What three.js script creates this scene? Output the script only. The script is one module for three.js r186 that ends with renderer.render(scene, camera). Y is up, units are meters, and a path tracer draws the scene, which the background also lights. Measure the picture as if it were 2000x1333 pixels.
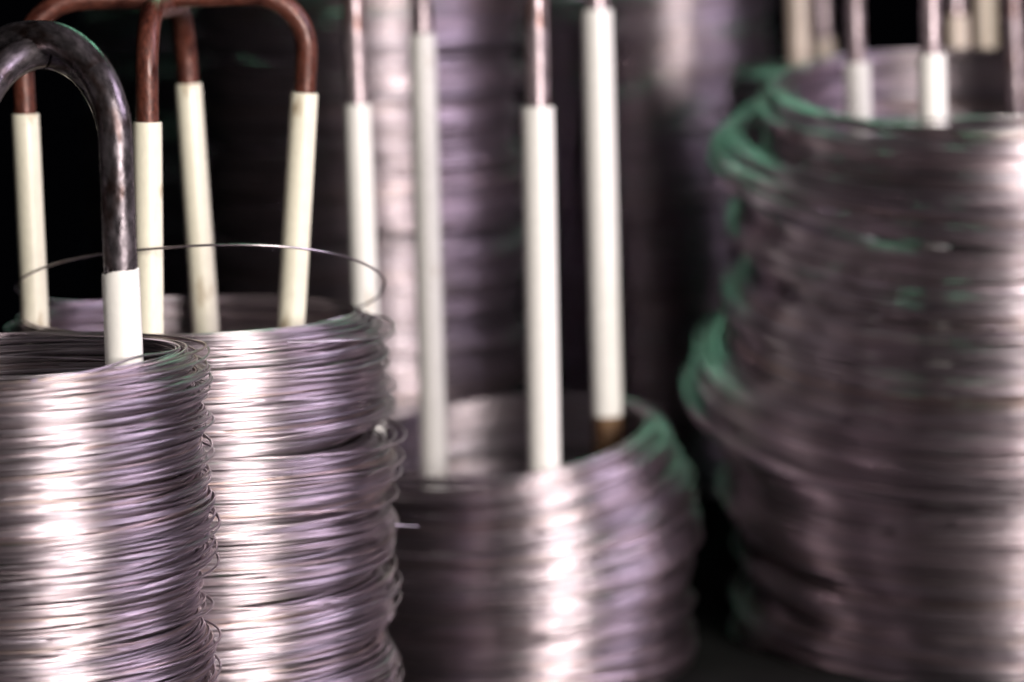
import * as THREE from 'three';
import { RectAreaLightUniformsLib } from 'three/addons/lights/RectAreaLightUniformsLib.js';
import { ImprovedNoise } from 'three/addons/math/ImprovedNoise.js';

// ------------------------------------------------------------------ camera, lights, exposure
const scene = new THREE.Scene();
scene.background = new THREE.Color().setRGB(0.0005, 0.0005, 0.0008);
const FOCAL = 6000, IMG_W = 2000, IMG_H = 1333;             // focal length in pixels of the photograph
const camera = new THREE.PerspectiveCamera(2 * Math.atan(IMG_H / 2 / FOCAL) * 180 / Math.PI, 1024 / 682, 0.05, 60);
camera.position.set(0, 0.834, 3);
camera.lookAt(0, 0.45, 0);
camera.rotateZ(-1.5 * Math.PI / 180);
camera.focus = 2.72;
camera.userData.fStop = 2.15;
camera.updateMatrixWorld(true);

const renderer = new THREE.WebGLRenderer({ antialias: true });
renderer.setSize(1024, 682);
renderer.toneMapping = THREE.LinearToneMapping;
renderer.toneMappingExposure = 1.0;
renderer.shadowMap.enabled = true;
RectAreaLightUniformsLib.init();

function areaLamp(color, intensity, w, h, from, to) {
  const l = new THREE.RectAreaLight(new THREE.Color().setRGB(...color), intensity, w, h);
  l.position.set(...from); l.lookAt(...to); scene.add(l);
  return l;
}
// a bright opening far to the right behind the camera, an added weaker violet fill farther round to the right, a green-tinted light high up behind the coils
areaLamp([1.0, 0.93, 0.87], 34.5, 2.3, 1.9, [2.9, 1.55, 4.75], [0, 0.4, -0.4]);
areaLamp([0.82, 0.71, 0.9], 11.5, 2.6, 2.0, [4.4, 3.3, 0.5], [0, 0.4, -0.4]);
areaLamp([0.34, 1.0, 0.6], 3.3, 2.4, 1.0, [0.5, 3.6, -5.0], [0.1, 0.3, -0.3]);

// ------------------------------------------------------------------ helpers
let seed = 20240;
function rnd() { seed |= 0; seed = seed + 0x6D2B79F5 | 0; let t = Math.imul(seed ^ seed >>> 15, 1 | seed); t = t + Math.imul(t ^ t >>> 7, 61 | t) ^ t; return ((t ^ t >>> 14) >>> 0) / 4294967296; }
const sym = a => (rnd() * 2 - 1) * a;
const gauss = () => (rnd() + rnd() + rnd() + rnd() - 2) * 0.866;
const perlin = new ImprovedNoise();
const noise = (x, y = 0, z = 0) => perlin.noise(x + 0.37, y + 0.71, z + 0.13);

// a pixel of the photograph as a point on the plane z = const
function at(px, py, z) {
  const d = new THREE.Vector3((px - IMG_W / 2) / FOCAL, -(py - IMG_H / 2) / FOCAL, -1).applyQuaternion(camera.quaternion);
  return camera.position.clone().addScaledVector(d, (z - camera.position.z) / d.z);
}
const used = {};
function numbered(name) { const n = used[name] = (used[name] ?? -1) + 1; return n ? `${name}_${String(n).padStart(3, '0')}` : name; }
function thing(name, label, category, p, group) {
  const o = new THREE.Group(); o.name = numbered(name); o.position.copy(p); scene.add(o);
  o.userData = { label, category }; if (group) o.userData.group = group;
  return o;
}
function part(name, geometry, material, parent, extra) {
  const m = new THREE.Mesh(geometry, material); m.name = name; m.castShadow = m.receiveShadow = true;
  if (extra) Object.assign(m.userData, extra);
  parent.add(m); return m;
}

// ------------------------------------------------------------------ materials
function noiseTexture(size, fn, srgb) {
  const d = new Uint8Array(size * size * 4);
  for (let j = 0; j < size; j++) for (let i = 0; i < size; i++) {
    const c = fn(i / size, j / size), k = (j * size + i) * 4;
    for (let q = 0; q < 3; q++) d[k + q] = Math.max(0, Math.min(255, c[q] * 255));
    d[k + 3] = 255;
  }
  const t = new THREE.DataTexture(d, size, size, THREE.RGBAFormat);
  t.wrapS = t.wrapT = THREE.RepeatWrapping; t.magFilter = THREE.LinearFilter; t.minFilter = THREE.LinearMipmapLinearFilter; t.generateMipmaps = true;
  if (srgb) t.colorSpace = THREE.SRGBColorSpace;
  t.needsUpdate = true; return t;
}
// periodic fractal noise, so that the textures tile
function fbm(u, v, f, oct, s) {
  let a = 0, w = 0.5;
  for (let o = 0; o < oct; o++) {
    const F = f * 2 ** o, R = F / (2 * Math.PI);
    a += w * perlin.noise(R * Math.cos(2 * Math.PI * u) + s, R * Math.sin(2 * Math.PI * u) + o * 7.3, v * F + s * 1.7);
    w *= 0.55;
  }
  return a;
}
const clamp01 = x => Math.max(0, Math.min(1, x));
const lerp3 = (a, b, t) => a.map((x, i) => x + (b[i] - x) * t);
function pipeMaterial(base, patch, rough, metal, s, amount) {
  const map = noiseTexture(256, (u, v) => {
    const t = clamp01((fbm(u, v, 5, 5, s) + amount) * 3.2), g = 1 + 0.5 * fbm(u, v, 26, 3, s + 9);
    return lerp3(base, patch, t).map(x => x * g);
  }, true);
  const rm = noiseTexture(256, (u, v) => { const r = rough + 0.5 * fbm(u, v, 9, 4, s + 3); return [0, r, 0]; });
  const bm = noiseTexture(256, (u, v) => { const h = 0.5 + fbm(u, v, 14, 4, s + 5); return [h, h, h]; });
  return new THREE.MeshStandardMaterial({ map, roughnessMap: rm, roughness: 1, metalness: metal, bumpMap: bm, bumpScale: 0.00025 });
}
const M = {
  rust: pipeMaterial([0.5, 0.38, 0.27], [0.3, 0.2, 0.14], 0.6, 0, 3.3, 0.0),
  gunmetal: pipeMaterial([0.46, 0.43, 0.45], [0.27, 0.21, 0.2], 0.33, 0.85, 1.5, -0.04),
  brownPipe: pipeMaterial([0.36, 0.2, 0.16], [0.24, 0.12, 0.1], 0.42, 0.25, 4.1, 0.02),
  greyPipe: pipeMaterial([0.66, 0.6, 0.62], [0.4, 0.27, 0.24], 0.36, 0.7, 7.7, -0.06),
  weld: new THREE.MeshStandardMaterial({ color: new THREE.Color().setRGB(0.42, 0.38, 0.4), roughness: 0.3, metalness: 0.95 }),
};
function sleeveMaterial(color, s) {
  const map = noiseTexture(256, (u, v) => {
    const grime = clamp01((fbm(u, v, 4, 5, s) - 0.3) * 4), g = 1 + 0.05 * fbm(u, v, 20, 3, s + 2);
    return lerp3(color, [0.45, 0.34, 0.22], grime * 0.5).map(x => x * g);
  }, true);
  const rm = noiseTexture(128, (u, v) => [0, 0.34 + 0.3 * fbm(u, v, 8, 4, s + 1), 0]);
  return new THREE.MeshPhysicalMaterial({ map, roughnessMap: rm, roughness: 1, clearcoat: 0.35, clearcoatRoughness: 0.22 });
}
M.cream = sleeveMaterial([0.93, 0.91, 0.83], 2.2);
M.tanPlastic = sleeveMaterial([0.78, 0.72, 0.66], 8.3);  // tan plastic, darker than the sleeves of the other carriers
M.white = sleeveMaterial([0.95, 0.94, 0.92], 5.2);
function wireMaterial(r, g, b, rough) {
  return new THREE.MeshStandardMaterial({ color: new THREE.Color().setRGB(r, g, b), roughness: rough, metalness: 1, vertexColors: true });
}
M.wire = wireMaterial(0.61, 0.53, 0.575, 0.3);

// ------------------------------------------------------------------ floor
{
  const map = noiseTexture(512, (u, v) => { const g = 0.12 + 0.07 * fbm(u, v, 6, 6, 11); return [g, g * 0.98, g]; }, true);
  map.repeat.set(6, 6);
  const f = new THREE.Mesh(new THREE.BoxGeometry(7, 0.1, 6), new THREE.MeshPhysicalMaterial({ map, roughness: 1, specularIntensity: 0.15 }));
  f.name = 'floor'; f.position.set(0, -0.05, 0.2); f.receiveShadow = true; f.userData.kind = 'structure'; scene.add(f);
}

// ------------------------------------------------------------------ wire coils
// every turn of wire is a closed tube; a turn has its own radius, drift of centre, tilt and waviness
function turnsGeometry(turns, wireR, seg, sides) {
  const nv = turns.length * seg * sides, P = new Float32Array(nv * 3), N = new Float32Array(nv * 3), C = new Float32Array(nv * 3), I = new Uint32Array(turns.length * seg * sides * 6);
  let v = 0, q = 0;
  const p = new THREE.Vector3(), a = new THREE.Vector3(), b = new THREE.Vector3(), t = new THREE.Vector3(), n1 = new THREE.Vector3(), n2 = new THREE.Vector3();
  for (const T of turns) {
    const start = v;
    for (let i = 0; i < seg; i++) {
      const th = i / seg * 2 * Math.PI;
      T.f(th, p); T.f(th - 0.01, a); T.f(th + 0.01, b);
      t.subVectors(b, a).normalize();
      n1.set(Math.cos(th), 0, Math.sin(th)); n1.addScaledVector(t, -n1.dot(t)).normalize();
      n2.crossVectors(t, n1);
      for (let s = 0; s < sides; s++) {
        const c = Math.cos(s / sides * 2 * Math.PI), d = Math.sin(s / sides * 2 * Math.PI), k = v * 3;
        for (let x = 0; x < 3; x++) { const e = 'xyz'[x], n = n1[e] * c + n2[e] * d; N[k + x] = n; P[k + x] = p[e] + n * wireR; C[k + x] = T.c[x]; }
        v++;
      }
    }
    for (let i = 0; i < seg; i++) for (let s = 0; s < sides; s++) {
      const i2 = (i + 1) % seg, s2 = (s + 1) % sides;
      const A = start + i * sides + s, B = start + i2 * sides + s, Cc = start + i2 * sides + s2, D = start + i * sides + s2;
      I[q++] = A; I[q++] = D; I[q++] = B; I[q++] = B; I[q++] = D; I[q++] = Cc;
    }
  }
  const g = new THREE.BufferGeometry();
  g.setAttribute('position', new THREE.BufferAttribute(P, 3)); g.setAttribute('normal', new THREE.BufferAttribute(N, 3)); g.setAttribute('color', new THREE.BufferAttribute(C, 3));
  g.setIndex(new THREE.BufferAttribute(I, 1));
  return g;
}
function groupOf() { return { n: 4 + Math.floor(rnd() * 9), a2: sym(1), a3: sym(0.7), f2: rnd() * 7, f3: rnd() * 7, b2: sym(1), b3: sym(0.8), g2: rnd() * 7, g3: rnd() * 7, tx: gauss(), tz: gauss(), ex: gauss(), ez: gauss(), y: sym(1), r: sym(1) }; }
function turn(o) {
  const { r, y, ex, ez, tx, tz, c, G } = o;
  const mix = (own, amp) => own * amp * 0.45;
  const a2 = G.a2 * o.wob + mix(sym(1), o.wob), a3 = G.a3 * o.wob + mix(sym(1), o.wob), f2 = G.f2 + sym(0.4), f3 = G.f3 + sym(0.4);
  const b2 = G.b2 * o.wav + mix(sym(1), o.wav), b3 = G.b3 * o.wav + mix(sym(1), o.wav), b4 = sym(o.wav * 0.25), g2 = G.g2 + sym(0.4), g3 = G.g3 + sym(0.4), g4 = rnd() * 7;
  return { c, f(th, p) {
    const R = r + a2 * Math.cos(2 * th + f2) + a3 * Math.cos(3 * th + f3);
    const x = R * Math.cos(th), z = R * Math.sin(th);
    p.set(x + ex, y + x * tx + z * tz + b2 * Math.cos(2 * th + g2) + b3 * Math.cos(3 * th + g3) + b4 * Math.cos(4 * th + g4), z + ez);
  } };
}
function wireColor(v) { const g = 1 + gauss() * v, w = gauss() * 0.03; const rust = rnd() < 0.06 ? 0.82 : 1; return [g * (1 + w), g * rust ** 0.4 * (1 - w * 0.3), g * rust * (1 - w)]; }
/* one coil: S is its stack (x, z of the axis, material ...), y0..y1 its height at the axis; R the outer radius; tx, tz the lean of the whole coil (rise per metre along x and z) */
function coil(S, label, y1, y0, o = {}) {
  const q = { R: S.R, thick: 0.03, wire: 0.0012, layers: 3.6, seg: 120, sides: 5, ecc: 0.004, wob: 0.0022, wav: 0.0022, tilt: 0.012, tx: 0, tz: 0, dx: 0, dz: 0, shoulder: 0.012, taper: 0, clump: 0.0055, loose: 0, ...S.o, ...o };
  const root = thing('wire_coil', label, 'wire coil', new THREE.Vector3(S.x + q.dx, y0, S.z + q.dz), S.group);
  const h = y1 - y0, per = Math.max(2, h / (q.wire * 2)), n = Math.round(per * q.layers), turns = [], inner = [], s0 = rnd() * 50; let G = groupOf(), left = G.n;
  for (let k = 0; k < n; k++) {
    const lay = k % 4;
    if (--left < 0) { G = groupOf(); left = G.n; }
    const u = clamp01((k + 0.5) / n + (sym(0.5) + (lay % 2 ? 0 : G.y * 0.6)) / per), e = Math.abs(2 * u - 1);
    const clump = noise(u * h * 42, s0) * q.clump + noise(u * h * 130, s0 + 4) * q.clump * 0.55;
    const depth = lay === 0 ? rnd() * 0.0035 : lay === 1 ? 0.004 + rnd() * 0.003 : lay === 3 ? 0.009 + rnd() * 0.004 : rnd() ** 1.2 * q.thick;
    const still = lay % 2 ? 0.25 : 1, ang = k * 2.39996 + rnd(), ee = q.ecc * (0.35 + 0.65 * rnd());
    (lay ? inner : turns).push(turn({ r: q.R * (1 - q.taper * u ** 1.6) - q.shoulder * e ** 5 + clump + G.r * q.clump * 0.4 - depth, y: q.wire + u * (h - 2 * q.wire), ex: (ee * Math.cos(ang) + G.ex * q.ecc) * 0.7, ez: (ee * Math.sin(ang) + G.ez * q.ecc) * 0.7, G,
      tx: q.tx + (G.tx + gauss() * 0.4) * q.tilt * still, tz: q.tz + (G.tz + gauss() * 0.4) * q.tilt * still, wob: q.wob, wav: q.wav * still, c: wireColor(0.2) }));
  }
  part('wire_turns', turnsGeometry(turns, q.wire, q.seg, q.sides), q.material ?? S.material, root, { kind: 'stuff' });
  part('inner_turns', turnsGeometry(inner, q.wire, Math.round(q.seg * 0.55), 3), q.material ?? S.material, root, { kind: 'stuff' });
  for (let k = 0; k < q.loose; k++) {               // single turns that stand out from the rest
    const u = 0.06 + 0.94 * rnd(), ang = q.looseAt + sym(0.75), ee = 0.006 + 0.009 * rnd() ** 1.5;
    const t = turn({ r: q.R - 0.006 * rnd(), y: u * h, ex: ee * Math.cos(ang), ez: ee * Math.sin(ang), tx: q.tx + sym(0.02), tz: q.tz + sym(0.03), G: groupOf(), wob: 0.0012, wav: 0.003, c: wireColor(0.1) });
    part('loose_turn', turnsGeometry([t], q.wire, 140, 6), q.material ?? S.material, root);
  }
  return root;
}
// height at the axis of a coil whose front (towards the camera) shows at pixel row py
function frontY(S, py, R = S.R, tz = 0) { return at(S.px, py, S.z + R).y - R * tz; }
function sideY(S, py, side, R = S.R, tx = 0) { const p = at(S.px, py, S.z); const rollFix = side * R * Math.tan(1.5 * Math.PI / 180); return p.y - rollFix - side * R * tx; }
function stack(px, py, z, R, material, group, o = {}) { const p = at(px, py, z); return { px, x: p.x, z, R, material, group, o }; }

const SA = stack(26, 1000, 0.345, 0.17, M.wire, 'wire coils on the dark steel carrier', { wire: 0.0011, layers: 4, wob: 0.0026, seg: 130, ecc: 0.006, tilt: 0.02, wav: 0.0026 });
const SB = stack(388, 1000, 0, 0.19, M.wire, 'wire coils on the brown steel carrier', { wire: 0.00108, layers: 4, wob: 0.0026, seg: 130, ecc: 0.005, tilt: 0.009, wav: 0.002, thick: 0.026, shoulder: 0.021 });
const SC = stack(990, 1100, -0.5, 0.215, M.wire, 'wire coils on the grey steel carrier', { wire: 0.0016, layers: 3.6, seg: 96, sides: 4, tilt: 0.02, wav: 0.004, ecc: 0.006, clump: 0.007 });
const SD = stack(712, 500, -1.1, 0.215, M.wire, 'wire coils standing behind the grey carrier', { shoulder: 0.02, wire: 0.002, layers: 3.6, seg: 90, sides: 4, tilt: 0.012, wav: 0.004, ecc: 0.006, clump: 0.013 });
const SE = stack(1905, 600, -0.65, 0.29, M.wire, 'wire coils in the big untidy stack', { wire: 0.0018, layers: 3.6, seg: 110, sides: 4, tilt: 0.022, wav: 0.005, ecc: 0.012, clump: 0.02, thick: 0.05, shoulder: 0.03 });
const SF = stack(428, 400, -1.67, 0.2, M.wire, 'wire coils in the shaded stack', { wire: 0.0022, layers: 3.6, seg: 80, sides: 4, tilt: 0.012, wav: 0.004, clump: 0.008, shoulder: 0.004 });
const SG = stack(1265, 100, -1.75, 0.19, M.wire, 'wire coils in the far stack', { wire: 0.0022, layers: 3.6, seg: 80, sides: 4, tilt: 0.012, wav: 0.004, clump: 0.008, shoulder: 0.004 });
const SH = stack(1742, 150, -1.2, 0.225, M.wire, 'wire coils behind the big untidy stack', { wire: 0.002, layers: 3.6, seg: 90, sides: 4, tilt: 0.014, wav: 0.004 });

const shadeStack = { px: 2500, x: 1.06, z: -1.2, R: 0.2, material: M.wire, group: 'added wire coils shading the far stack', o: { wire: 0.004, layers: 3.6, seg: 60, sides: 4, shoulder: 0.004 } };  // added out-of-view stack, keeps the side fill off the far stack
function pile(S, rows, labels, opts = []) {          // rows: heights from the top down
  for (let i = 0; i + 1 < rows.length; i++) coil(S, labels[i], rows[i] + (i ? S.lap ?? 0 : 0), rows[i + 1], opts[i] ?? {});
}
{ SA.lap = 0.004; const y = [748, 1240].map(p => frontY(SA, p));
  pile(SA, [...y, 0.004], ['tall silvery wire coil, uppermost round the dark steel carrier', 'silvery wire coil under the uppermost one round the dark steel carrier'],
    [{ tx: 0.012, loose: 26, looseAt: 0.2 }, { tx: 0.0, loose: 12, looseAt: 0.2, R: 0.167, seg: 110 }]); }
{ const y = [658, 905, 1030, 1190, 1325].map(p => frontY(SB, p));
  pile(SB, [...y, 0.004], ['tall silvery wire coil, first from the top round the brown carrier', 'second silvery wire coil from the top round the brown carrier', 'third silvery wire coil from the top round the brown carrier', 'fourth silvery wire coil from the top round the brown carrier', 'lowest silvery wire coil round the brown carrier, under the other four'],
    [{ loose: 8, looseAt: 0.1, tx: -0.012 }, { loose: 5, looseAt: 0.1, tx: -0.032, R: 0.194 }, { loose: 5, looseAt: 0.1, tx: -0.02 }, { loose: 5, looseAt: 0.1, tx: 0.008 }, { R: 0.192, seg: 80 }]); }
{ const y = [955, 1100, 1200, 1290].map(p => frontY(SC, p, SC.R, -0.12));
  pile(SC, [...y, 0.06, 0.004], ['top grey wire coil with sloping shoulder round the grey carrier', 'second grey wire coil from the top round the grey carrier', 'third grey wire coil from the top round the grey carrier', 'fourth grey wire coil from the top round the grey carrier', 'lowest grey wire coil round the grey carrier'],
    [{ tz: -0.13, tx: 0.1, taper: 0.17, shoulder: 0.004 }, { tz: -0.1, tx: 0.06, R: 0.22 }, { tz: -0.08, tx: 0.04 }, { tz: -0.05, tx: 0.02 }, {}]); }
{ pile(SD, [0.98, 0.84, 0.7, 0.58, 0.47, 0.36, 0.24, 0.12, 0.004], ['first', 'second', 'third', 'fourth', 'fifth', 'sixth', 'seventh', 'lowest'].map(w => `${w} grey wire coil ${w === 'lowest' ? 'in' : 'from the top of'} the tall stack behind the grey carrier`)); }
{ const e = [[262, 0.245, 84], [312, 0.3, 44], [440, 0.28, 92], [595, 0.29, 85], [735, 0.335, 75], [890, 0.295, 100], [1060, 0.275, 90], [1225, 0.285, 90]];
  const names = ['small topmost grey wire coil with greenish rim', 'wide flared grey wire coil just under the topmost', 'third grey wire coil from the top', 'fourth grey wire coil from the top', 'widest bulging grey wire coil, fifth from the top', 'sixth grey wire coil from the top', 'seventh grey wire coil from the top', 'eighth grey wire coil from the top'];
  e.forEach(([py, R, half], i) => {
    const tz = [-0.16, -0.2, -0.2, -0.18, -0.2, -0.15, -0.11, -0.09][i];
    const a = sideY(SE, py - half, -1, R), b = sideY(SE, py + half, -1, R);
    coil(SE, `${names[i]} of the big untidy stack`, a, b, { R, tz, tx: [0, -0.02, 0, 0.01, 0, 0.01, 0, 0][i], thick: i === 1 || i === 4 ? 0.07 : 0.045, ...(i ? {} : { shoulder: 0.014, clump: 0.012 }) });
  });
  coil(SE, 'lowest grey wire coil of the big untidy stack', sideY(SE, 1310, -1), 0.004, {}); }
{ const t = at(428, 15, -1.47).y; pile(SF, [t, t - 0.1, t - 0.21, t - 0.33, t - 0.45, 0.12, 0.004], ['first', 'second', 'third', 'fourth', 'fifth', 'lowest'].map(w => `${w} grey wire coil ${w === 'lowest' ? 'in' : 'from the top of'} the shaded stack behind the brown carrier`)); }
{ pile(SG, [0.78, 0.715, 0.65, 0.59, 0.46, 0.32, 0.16, 0.004], ['first', 'second', 'third', 'fourth', 'fifth', 'sixth', 'lowest'].map(w => `${w} grey wire coil ${w === 'lowest' ? 'in' : 'from the top of'} the farthest stack`), [{ tz: -0.08, tx: 0.05 }, { tz: -0.05 }]); }
{ const t = at(1742, 150, -1.0).y; pile(SH, [t, t - 0.14, t - 0.3, 0.18, 0.004], ['first', 'second', 'third', 'lowest'].map(w => `${w} wire coil ${w === 'lowest' ? 'in' : 'from the top of'} the stack behind the big untidy stack`), [{ tx: -0.04 }]); }

pile(shadeStack, [1.04, 0.78, 0.52, 0.26, 0.004], ['first', 'second', 'third', 'lowest'].map(w => `${w} wire coil ${w === 'lowest' ? 'in' : 'from the top of'} the added unseen shading stack right of the tan sleeved carrier`));

// loose single wires that spring off the coils
function strand(name, pts, r, closed, material, label, group) {
  const c = new THREE.CatmullRomCurve3(pts, closed, 'centripetal');
  const o = pts.reduce((a, p) => a.add(p), new THREE.Vector3()).divideScalar(pts.length);
  const g = new THREE.TubeGeometry(new THREE.CatmullRomCurve3(pts.map(p => p.clone().sub(o)), closed, 'centripetal'), 160, r, 7, closed);
  g.setAttribute('color', new THREE.BufferAttribute(new Float32Array(g.attributes.position.count * 3).fill(1), 3));
  const m = part(numbered(name), g, material, scene); m.position.copy(o);
  m.userData = { label, category: 'wire' }; if (group) m.userData.group = group;
  return m;
}
{ const L = [[30, 560, 0.0], [52, 538, 0.05], [110, 515, 0.1], [190, 498, 0.14], [290, 487, 0.165], [420, 479, 0.178], [540, 481, 0.17], [640, 494, 0.14], [710, 515, 0.09], [748, 542, 0.03], [752, 556, -0.01], [735, 582, -0.06], [690, 603, -0.11], [600, 612, -0.15], [450, 608, -0.175], [300, 600, -0.165], [170, 592, -0.13], [80, 585, -0.08], [38, 573, -0.03]];
  strand('loose_wire_loop', L.map(([x, y, z]) => at(x, y, z)), 0.0012, true, M.wire, 'wide single loop of wire springing up above the brown carrier\'s top coil');
  const K = [[470, 668, 0.15], [560, 654, 0.08], [640, 628, 0.0], [700, 615, -0.02], [745, 619, -0.01], [768, 632, 0.02], [764, 648, 0.06], [735, 660, 0.11], [660, 667, 0.155], [560, 670, 0.185]];
  strand('loose_wire_loop', K.map(([x, y, z]) => at(x, y, z)), 0.0012, false, M.wire, 'small narrow loop of wire lifted off the brown carrier\'s top coil rim');
  const Q = [[60, 745, 0.51], [180, 725, 0.47], [270, 697, 0.42], [320, 690, 0.38], [350, 680, 0.34], [330, 668, 0.3], [260, 660, 0.26], [120, 656, 0.22], [20, 656, 0.2]];
  strand('loose_wire_loop', Q.map(([x, y, z]) => at(x, y, z)), 0.0011, false, M.wire, 'loose turn of wire arching over the rim of the dark carrier\'s top coil');
  strand('wire_end', [[1690, 1040, -0.35], [1760, 1024, -0.335], [1835, 1008, -0.325]].map(([x, y, z]) => at(x, y, z)), 0.0026, false, M.wire, 'longer upper cut wire end lying across the big untidy stack', 'cut wire ends');
  strand('wire_end', [[1750, 1046, -0.35], [1810, 1032, -0.335], [1870, 1020, -0.325]].map(([x, y, z]) => at(x, y, z)), 0.0026, false, M.wire, 'cut wire end just under the other on the big untidy stack', 'cut wire ends');
  strand('wire_end', [[770, 1027, 0.03], [795, 1028, 0.02], [817, 1029, 0.01]].map(([x, y, z]) => at(x, y, z)), 0.0011, false, M.wire, 'thin cut wire end sticking out from the brown carrier\'s second coil', 'cut wire ends');
}

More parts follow.
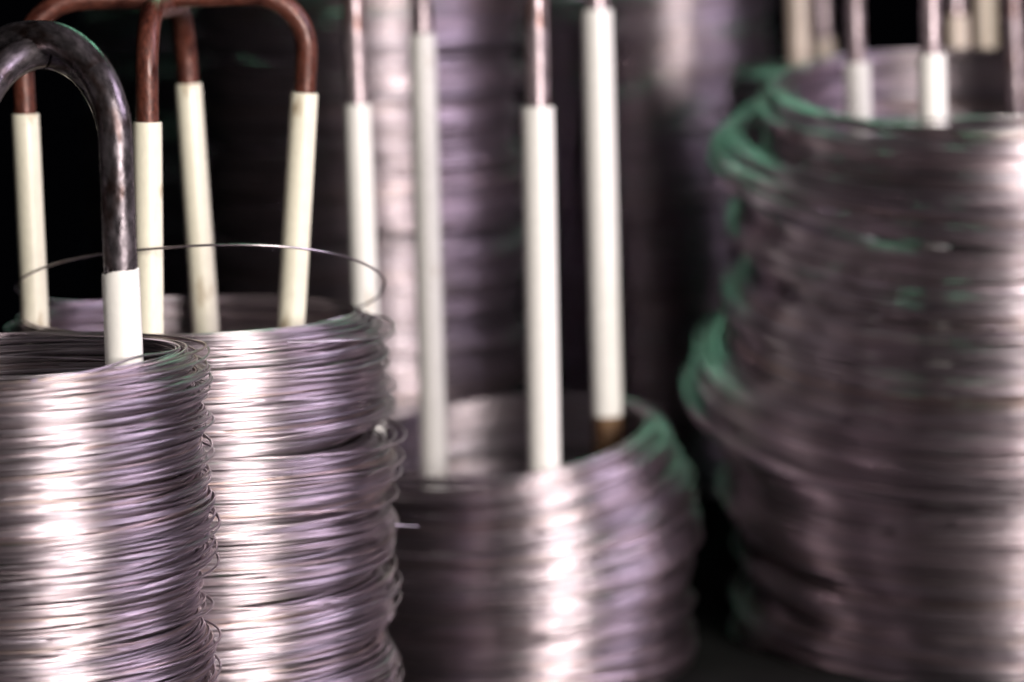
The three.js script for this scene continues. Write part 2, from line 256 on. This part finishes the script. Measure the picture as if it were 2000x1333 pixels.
// ------------------------------------------------------------------ carriers: crossed steel arches whose legs wear plastic sleeves
function carrier(label, px, top, z, legs, o) {
  // legs: [x at sleeve top, y of sleeve top, x lower down, y lower down, z, sleeve radius]; legs 0-1 and 2-3 share an arch
  const base = at(px, 800, z); base.y = 0;
  const root = thing('coil_carrier', label, 'coil carrier', base, 'coil carriers');
  const yTop = at(px, top, z).y;
  const L = legs.map(([x1, y1, x2, y2, lz, sr, stain]) => {
    const a = at(x1, y1, lz), b = at(x2, y2, lz), d = a.clone().sub(b).normalize();
    const where = y => a.clone().addScaledVector(d, (y - a.y) / d.y).sub(base);
    return { where, y: a.y, sr: sr ?? o.sleeve, stain: stain && at(x1, stain, lz).y };
  });
  for (const k of [0, 2]) {
    const A = L[k], B = L[k + 1], yt = yTop - (k ? o.drop ?? o.tube * 0.9 : 0), r = o.bend, pts = [];
    const up = (leg, other, out) => {
      const s = leg.where(yt - r), e0 = leg.where(yt), dir = other.where(yt).sub(e0).normalize(), e = e0.clone().addScaledVector(dir, r);
      for (let i = 0; i <= 6; i++) out.push(leg.where(0.014 + (yt - r - 0.014) * i / 6));
      const kp = 0.5523, c1 = s.clone().lerp(e0, kp), c2 = e.clone().lerp(e0, kp), cv = new THREE.CubicBezierCurve3(s, c1, c2, e);
      for (let i = 1; i <= 12; i++) out.push(cv.getPoint(i / 12));
    };
    up(A, B, pts); const back = []; up(B, A, back);
    const m1 = pts[pts.length - 1], m2 = back[back.length - 1];
    for (let i = 1; i < 4; i++) pts.push(m1.clone().lerp(m2, i / 4));
    pts.push(...back.reverse());
    const curve = new THREE.CatmullRomCurve3(pts, false, 'centripetal'), g = new THREE.TubeGeometry(curve, 260, o.tube, 20);
    const len = curve.getLength(), uv = g.attributes.uv;
    for (let i = 0; i < uv.count; i++) uv.setXY(i, uv.getY(i), uv.getX(i) * len / (2 * Math.PI * o.tube) * 0.5);
    part('arch', g, o.metal, root);
  }
  L.forEach((leg, i) => {
    const p1 = leg.where(leg.y), p0 = leg.where(leg.stain ?? 0.03), h = p1.distanceTo(p0), r = leg.sr, w = Math.max(0.0012, (r - o.tube) * 0.8);
    const ri = r - w, prof = [[ri, 0], [r, 0], [r, h * 0.25], [r, h * 0.5], [r, h * 0.75], [r, h - 0.0012], [r - 0.0004, h - 0.0003], [r - 0.001, h], [ri, h]].map(([a, b]) => new THREE.Vector2(a, b));
    const g = new THREE.LatheGeometry(prof, 40), pos = g.attributes.position, uv = g.attributes.uv;
    for (let k = 0; k < pos.count; k++) {
      const th = Math.atan2(pos.getZ(k), pos.getX(k)), y = pos.getY(k);
      if (o.ragged && y > h - 0.003) pos.setY(k, y + (0.0022 * noise(Math.cos(th) * 1.4, Math.sin(th) * 1.4, 3.1) + 0.0007 * noise(Math.cos(th) * 6, Math.sin(th) * 6, 1)) * 1.6 - 0.0035 * (Math.cos(th) * 0.5));
      uv.setXY(k, uv.getX(k), y / (2 * Math.PI * r) * 0.4 + i * 0.31);
    }
    g.computeVertexNormals();
    const m = part('sleeve', g, o.plastic, root);
    m.position.copy(p0); m.quaternion.setFromUnitVectors(new THREE.Vector3(0, 1, 0), p1.clone().sub(p0).normalize()); m.rotateY(i * 1.9 + px);
    if (leg.stain) {
      const lo = leg.where(0.03), hi = leg.where(leg.stain - 0.0005), c = part('stained_sleeve_end', new THREE.CylinderGeometry(r * 0.985, r * 0.985, hi.distanceTo(lo), 32), M.rust, root, { label: 'brown rust-stained lower end of the sleeve' });
      c.position.copy(lo).lerp(hi, 0.5); c.quaternion.copy(m.quaternion);
    }
    const foot = part('foot', new THREE.CylinderGeometry(o.tube * 1.7, o.tube * 1.9, 0.014, 24), o.metal, root);
    foot.position.copy(leg.where(0.007));
  });
  const w = new THREE.IcosahedronGeometry(o.tube * 1.02, 4), wp = w.attributes.position;
  for (let k = 0; k < wp.count; k++) { const x = wp.getX(k), y = wp.getY(k), zz = wp.getZ(k), f = 1 + 0.25 * noise(x * 260, y * 260, zz * 260); wp.setXYZ(k, x * f * 0.75, y * f, zz * f * 1.15); }
  w.computeVertexNormals();
  const mid = L[0].where(yTop).add(L[1].where(yTop)).multiplyScalar(0.5); mid.y = yTop - (o.drop ?? o.tube * 0.9) * 0.5;
  part('weld_bead', w, M.weld, root).position.copy(mid);
}
carrier('dark steel coil carrier with crossed arches and white sleeves, weld on its top', 85, 72, 0.345,
  [[235, 530, 243, 740, 0.404], [-65, 470, -57, 740, 0.286], [-49, 545, -41, 740, 0.411], [238, 570, 246, 740, 0.279]],
  { tube: 0.0145, sleeve: 0.0161, bend: 0.086, metal: M.gunmetal, plastic: M.white, ragged: true });
carrier('brown steel coil carrier with crossed arches and cream sleeves', 325, -6, 0,
  [[48, 222, 66, 600, 0.022], [594, 181, 567, 660, -0.022], [287, 238, 291, 630, 0.137], [367, 163, 402, 650, -0.137]],
  { tube: 0.0108, sleeve: 0.0137, bend: 0.06, metal: M.brownPipe, plastic: M.cream });
carrier('tall grey steel coil carrier with four long white sleeves', 936, -190, -0.5,
  [[1050, 208, 1063, 900, -0.37, 0.018], [824, 66, 848, 930, -0.57, 0.0155], [698, 203, 714, 640, -0.433, 0.0152], [1166, 18, 1187, 850, -0.567, 0.0178, 812]],
  { tube: 0.0132, sleeve: 0.018, bend: 0.09, metal: M.greyPipe, plastic: M.white });
carrier('steel coil carrier with short white sleeves showing above the big untidy stack', 1905, -150, -0.65,
  [[1820, 105, 1823, 275, -0.51], [1992, 330, 1996, 420, -0.79], [1673, 122, 1677, 240, -0.702], [2135, 130, 2139, 300, -0.598]],
  { tube: 0.0115, sleeve: 0.0163, bend: 0.08, metal: M.greyPipe, plastic: M.white });
carrier('grey steel coil carrier with tan sleeves in the dark behind the untidy stack', 1740, -190, -1.2,
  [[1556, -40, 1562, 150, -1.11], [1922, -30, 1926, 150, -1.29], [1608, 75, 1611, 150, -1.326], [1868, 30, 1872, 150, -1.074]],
  { tube: 0.0115, sleeve: 0.0155, bend: 0.08, metal: M.greyPipe, plastic: M.tanPlastic });

renderer.render(scene, camera);
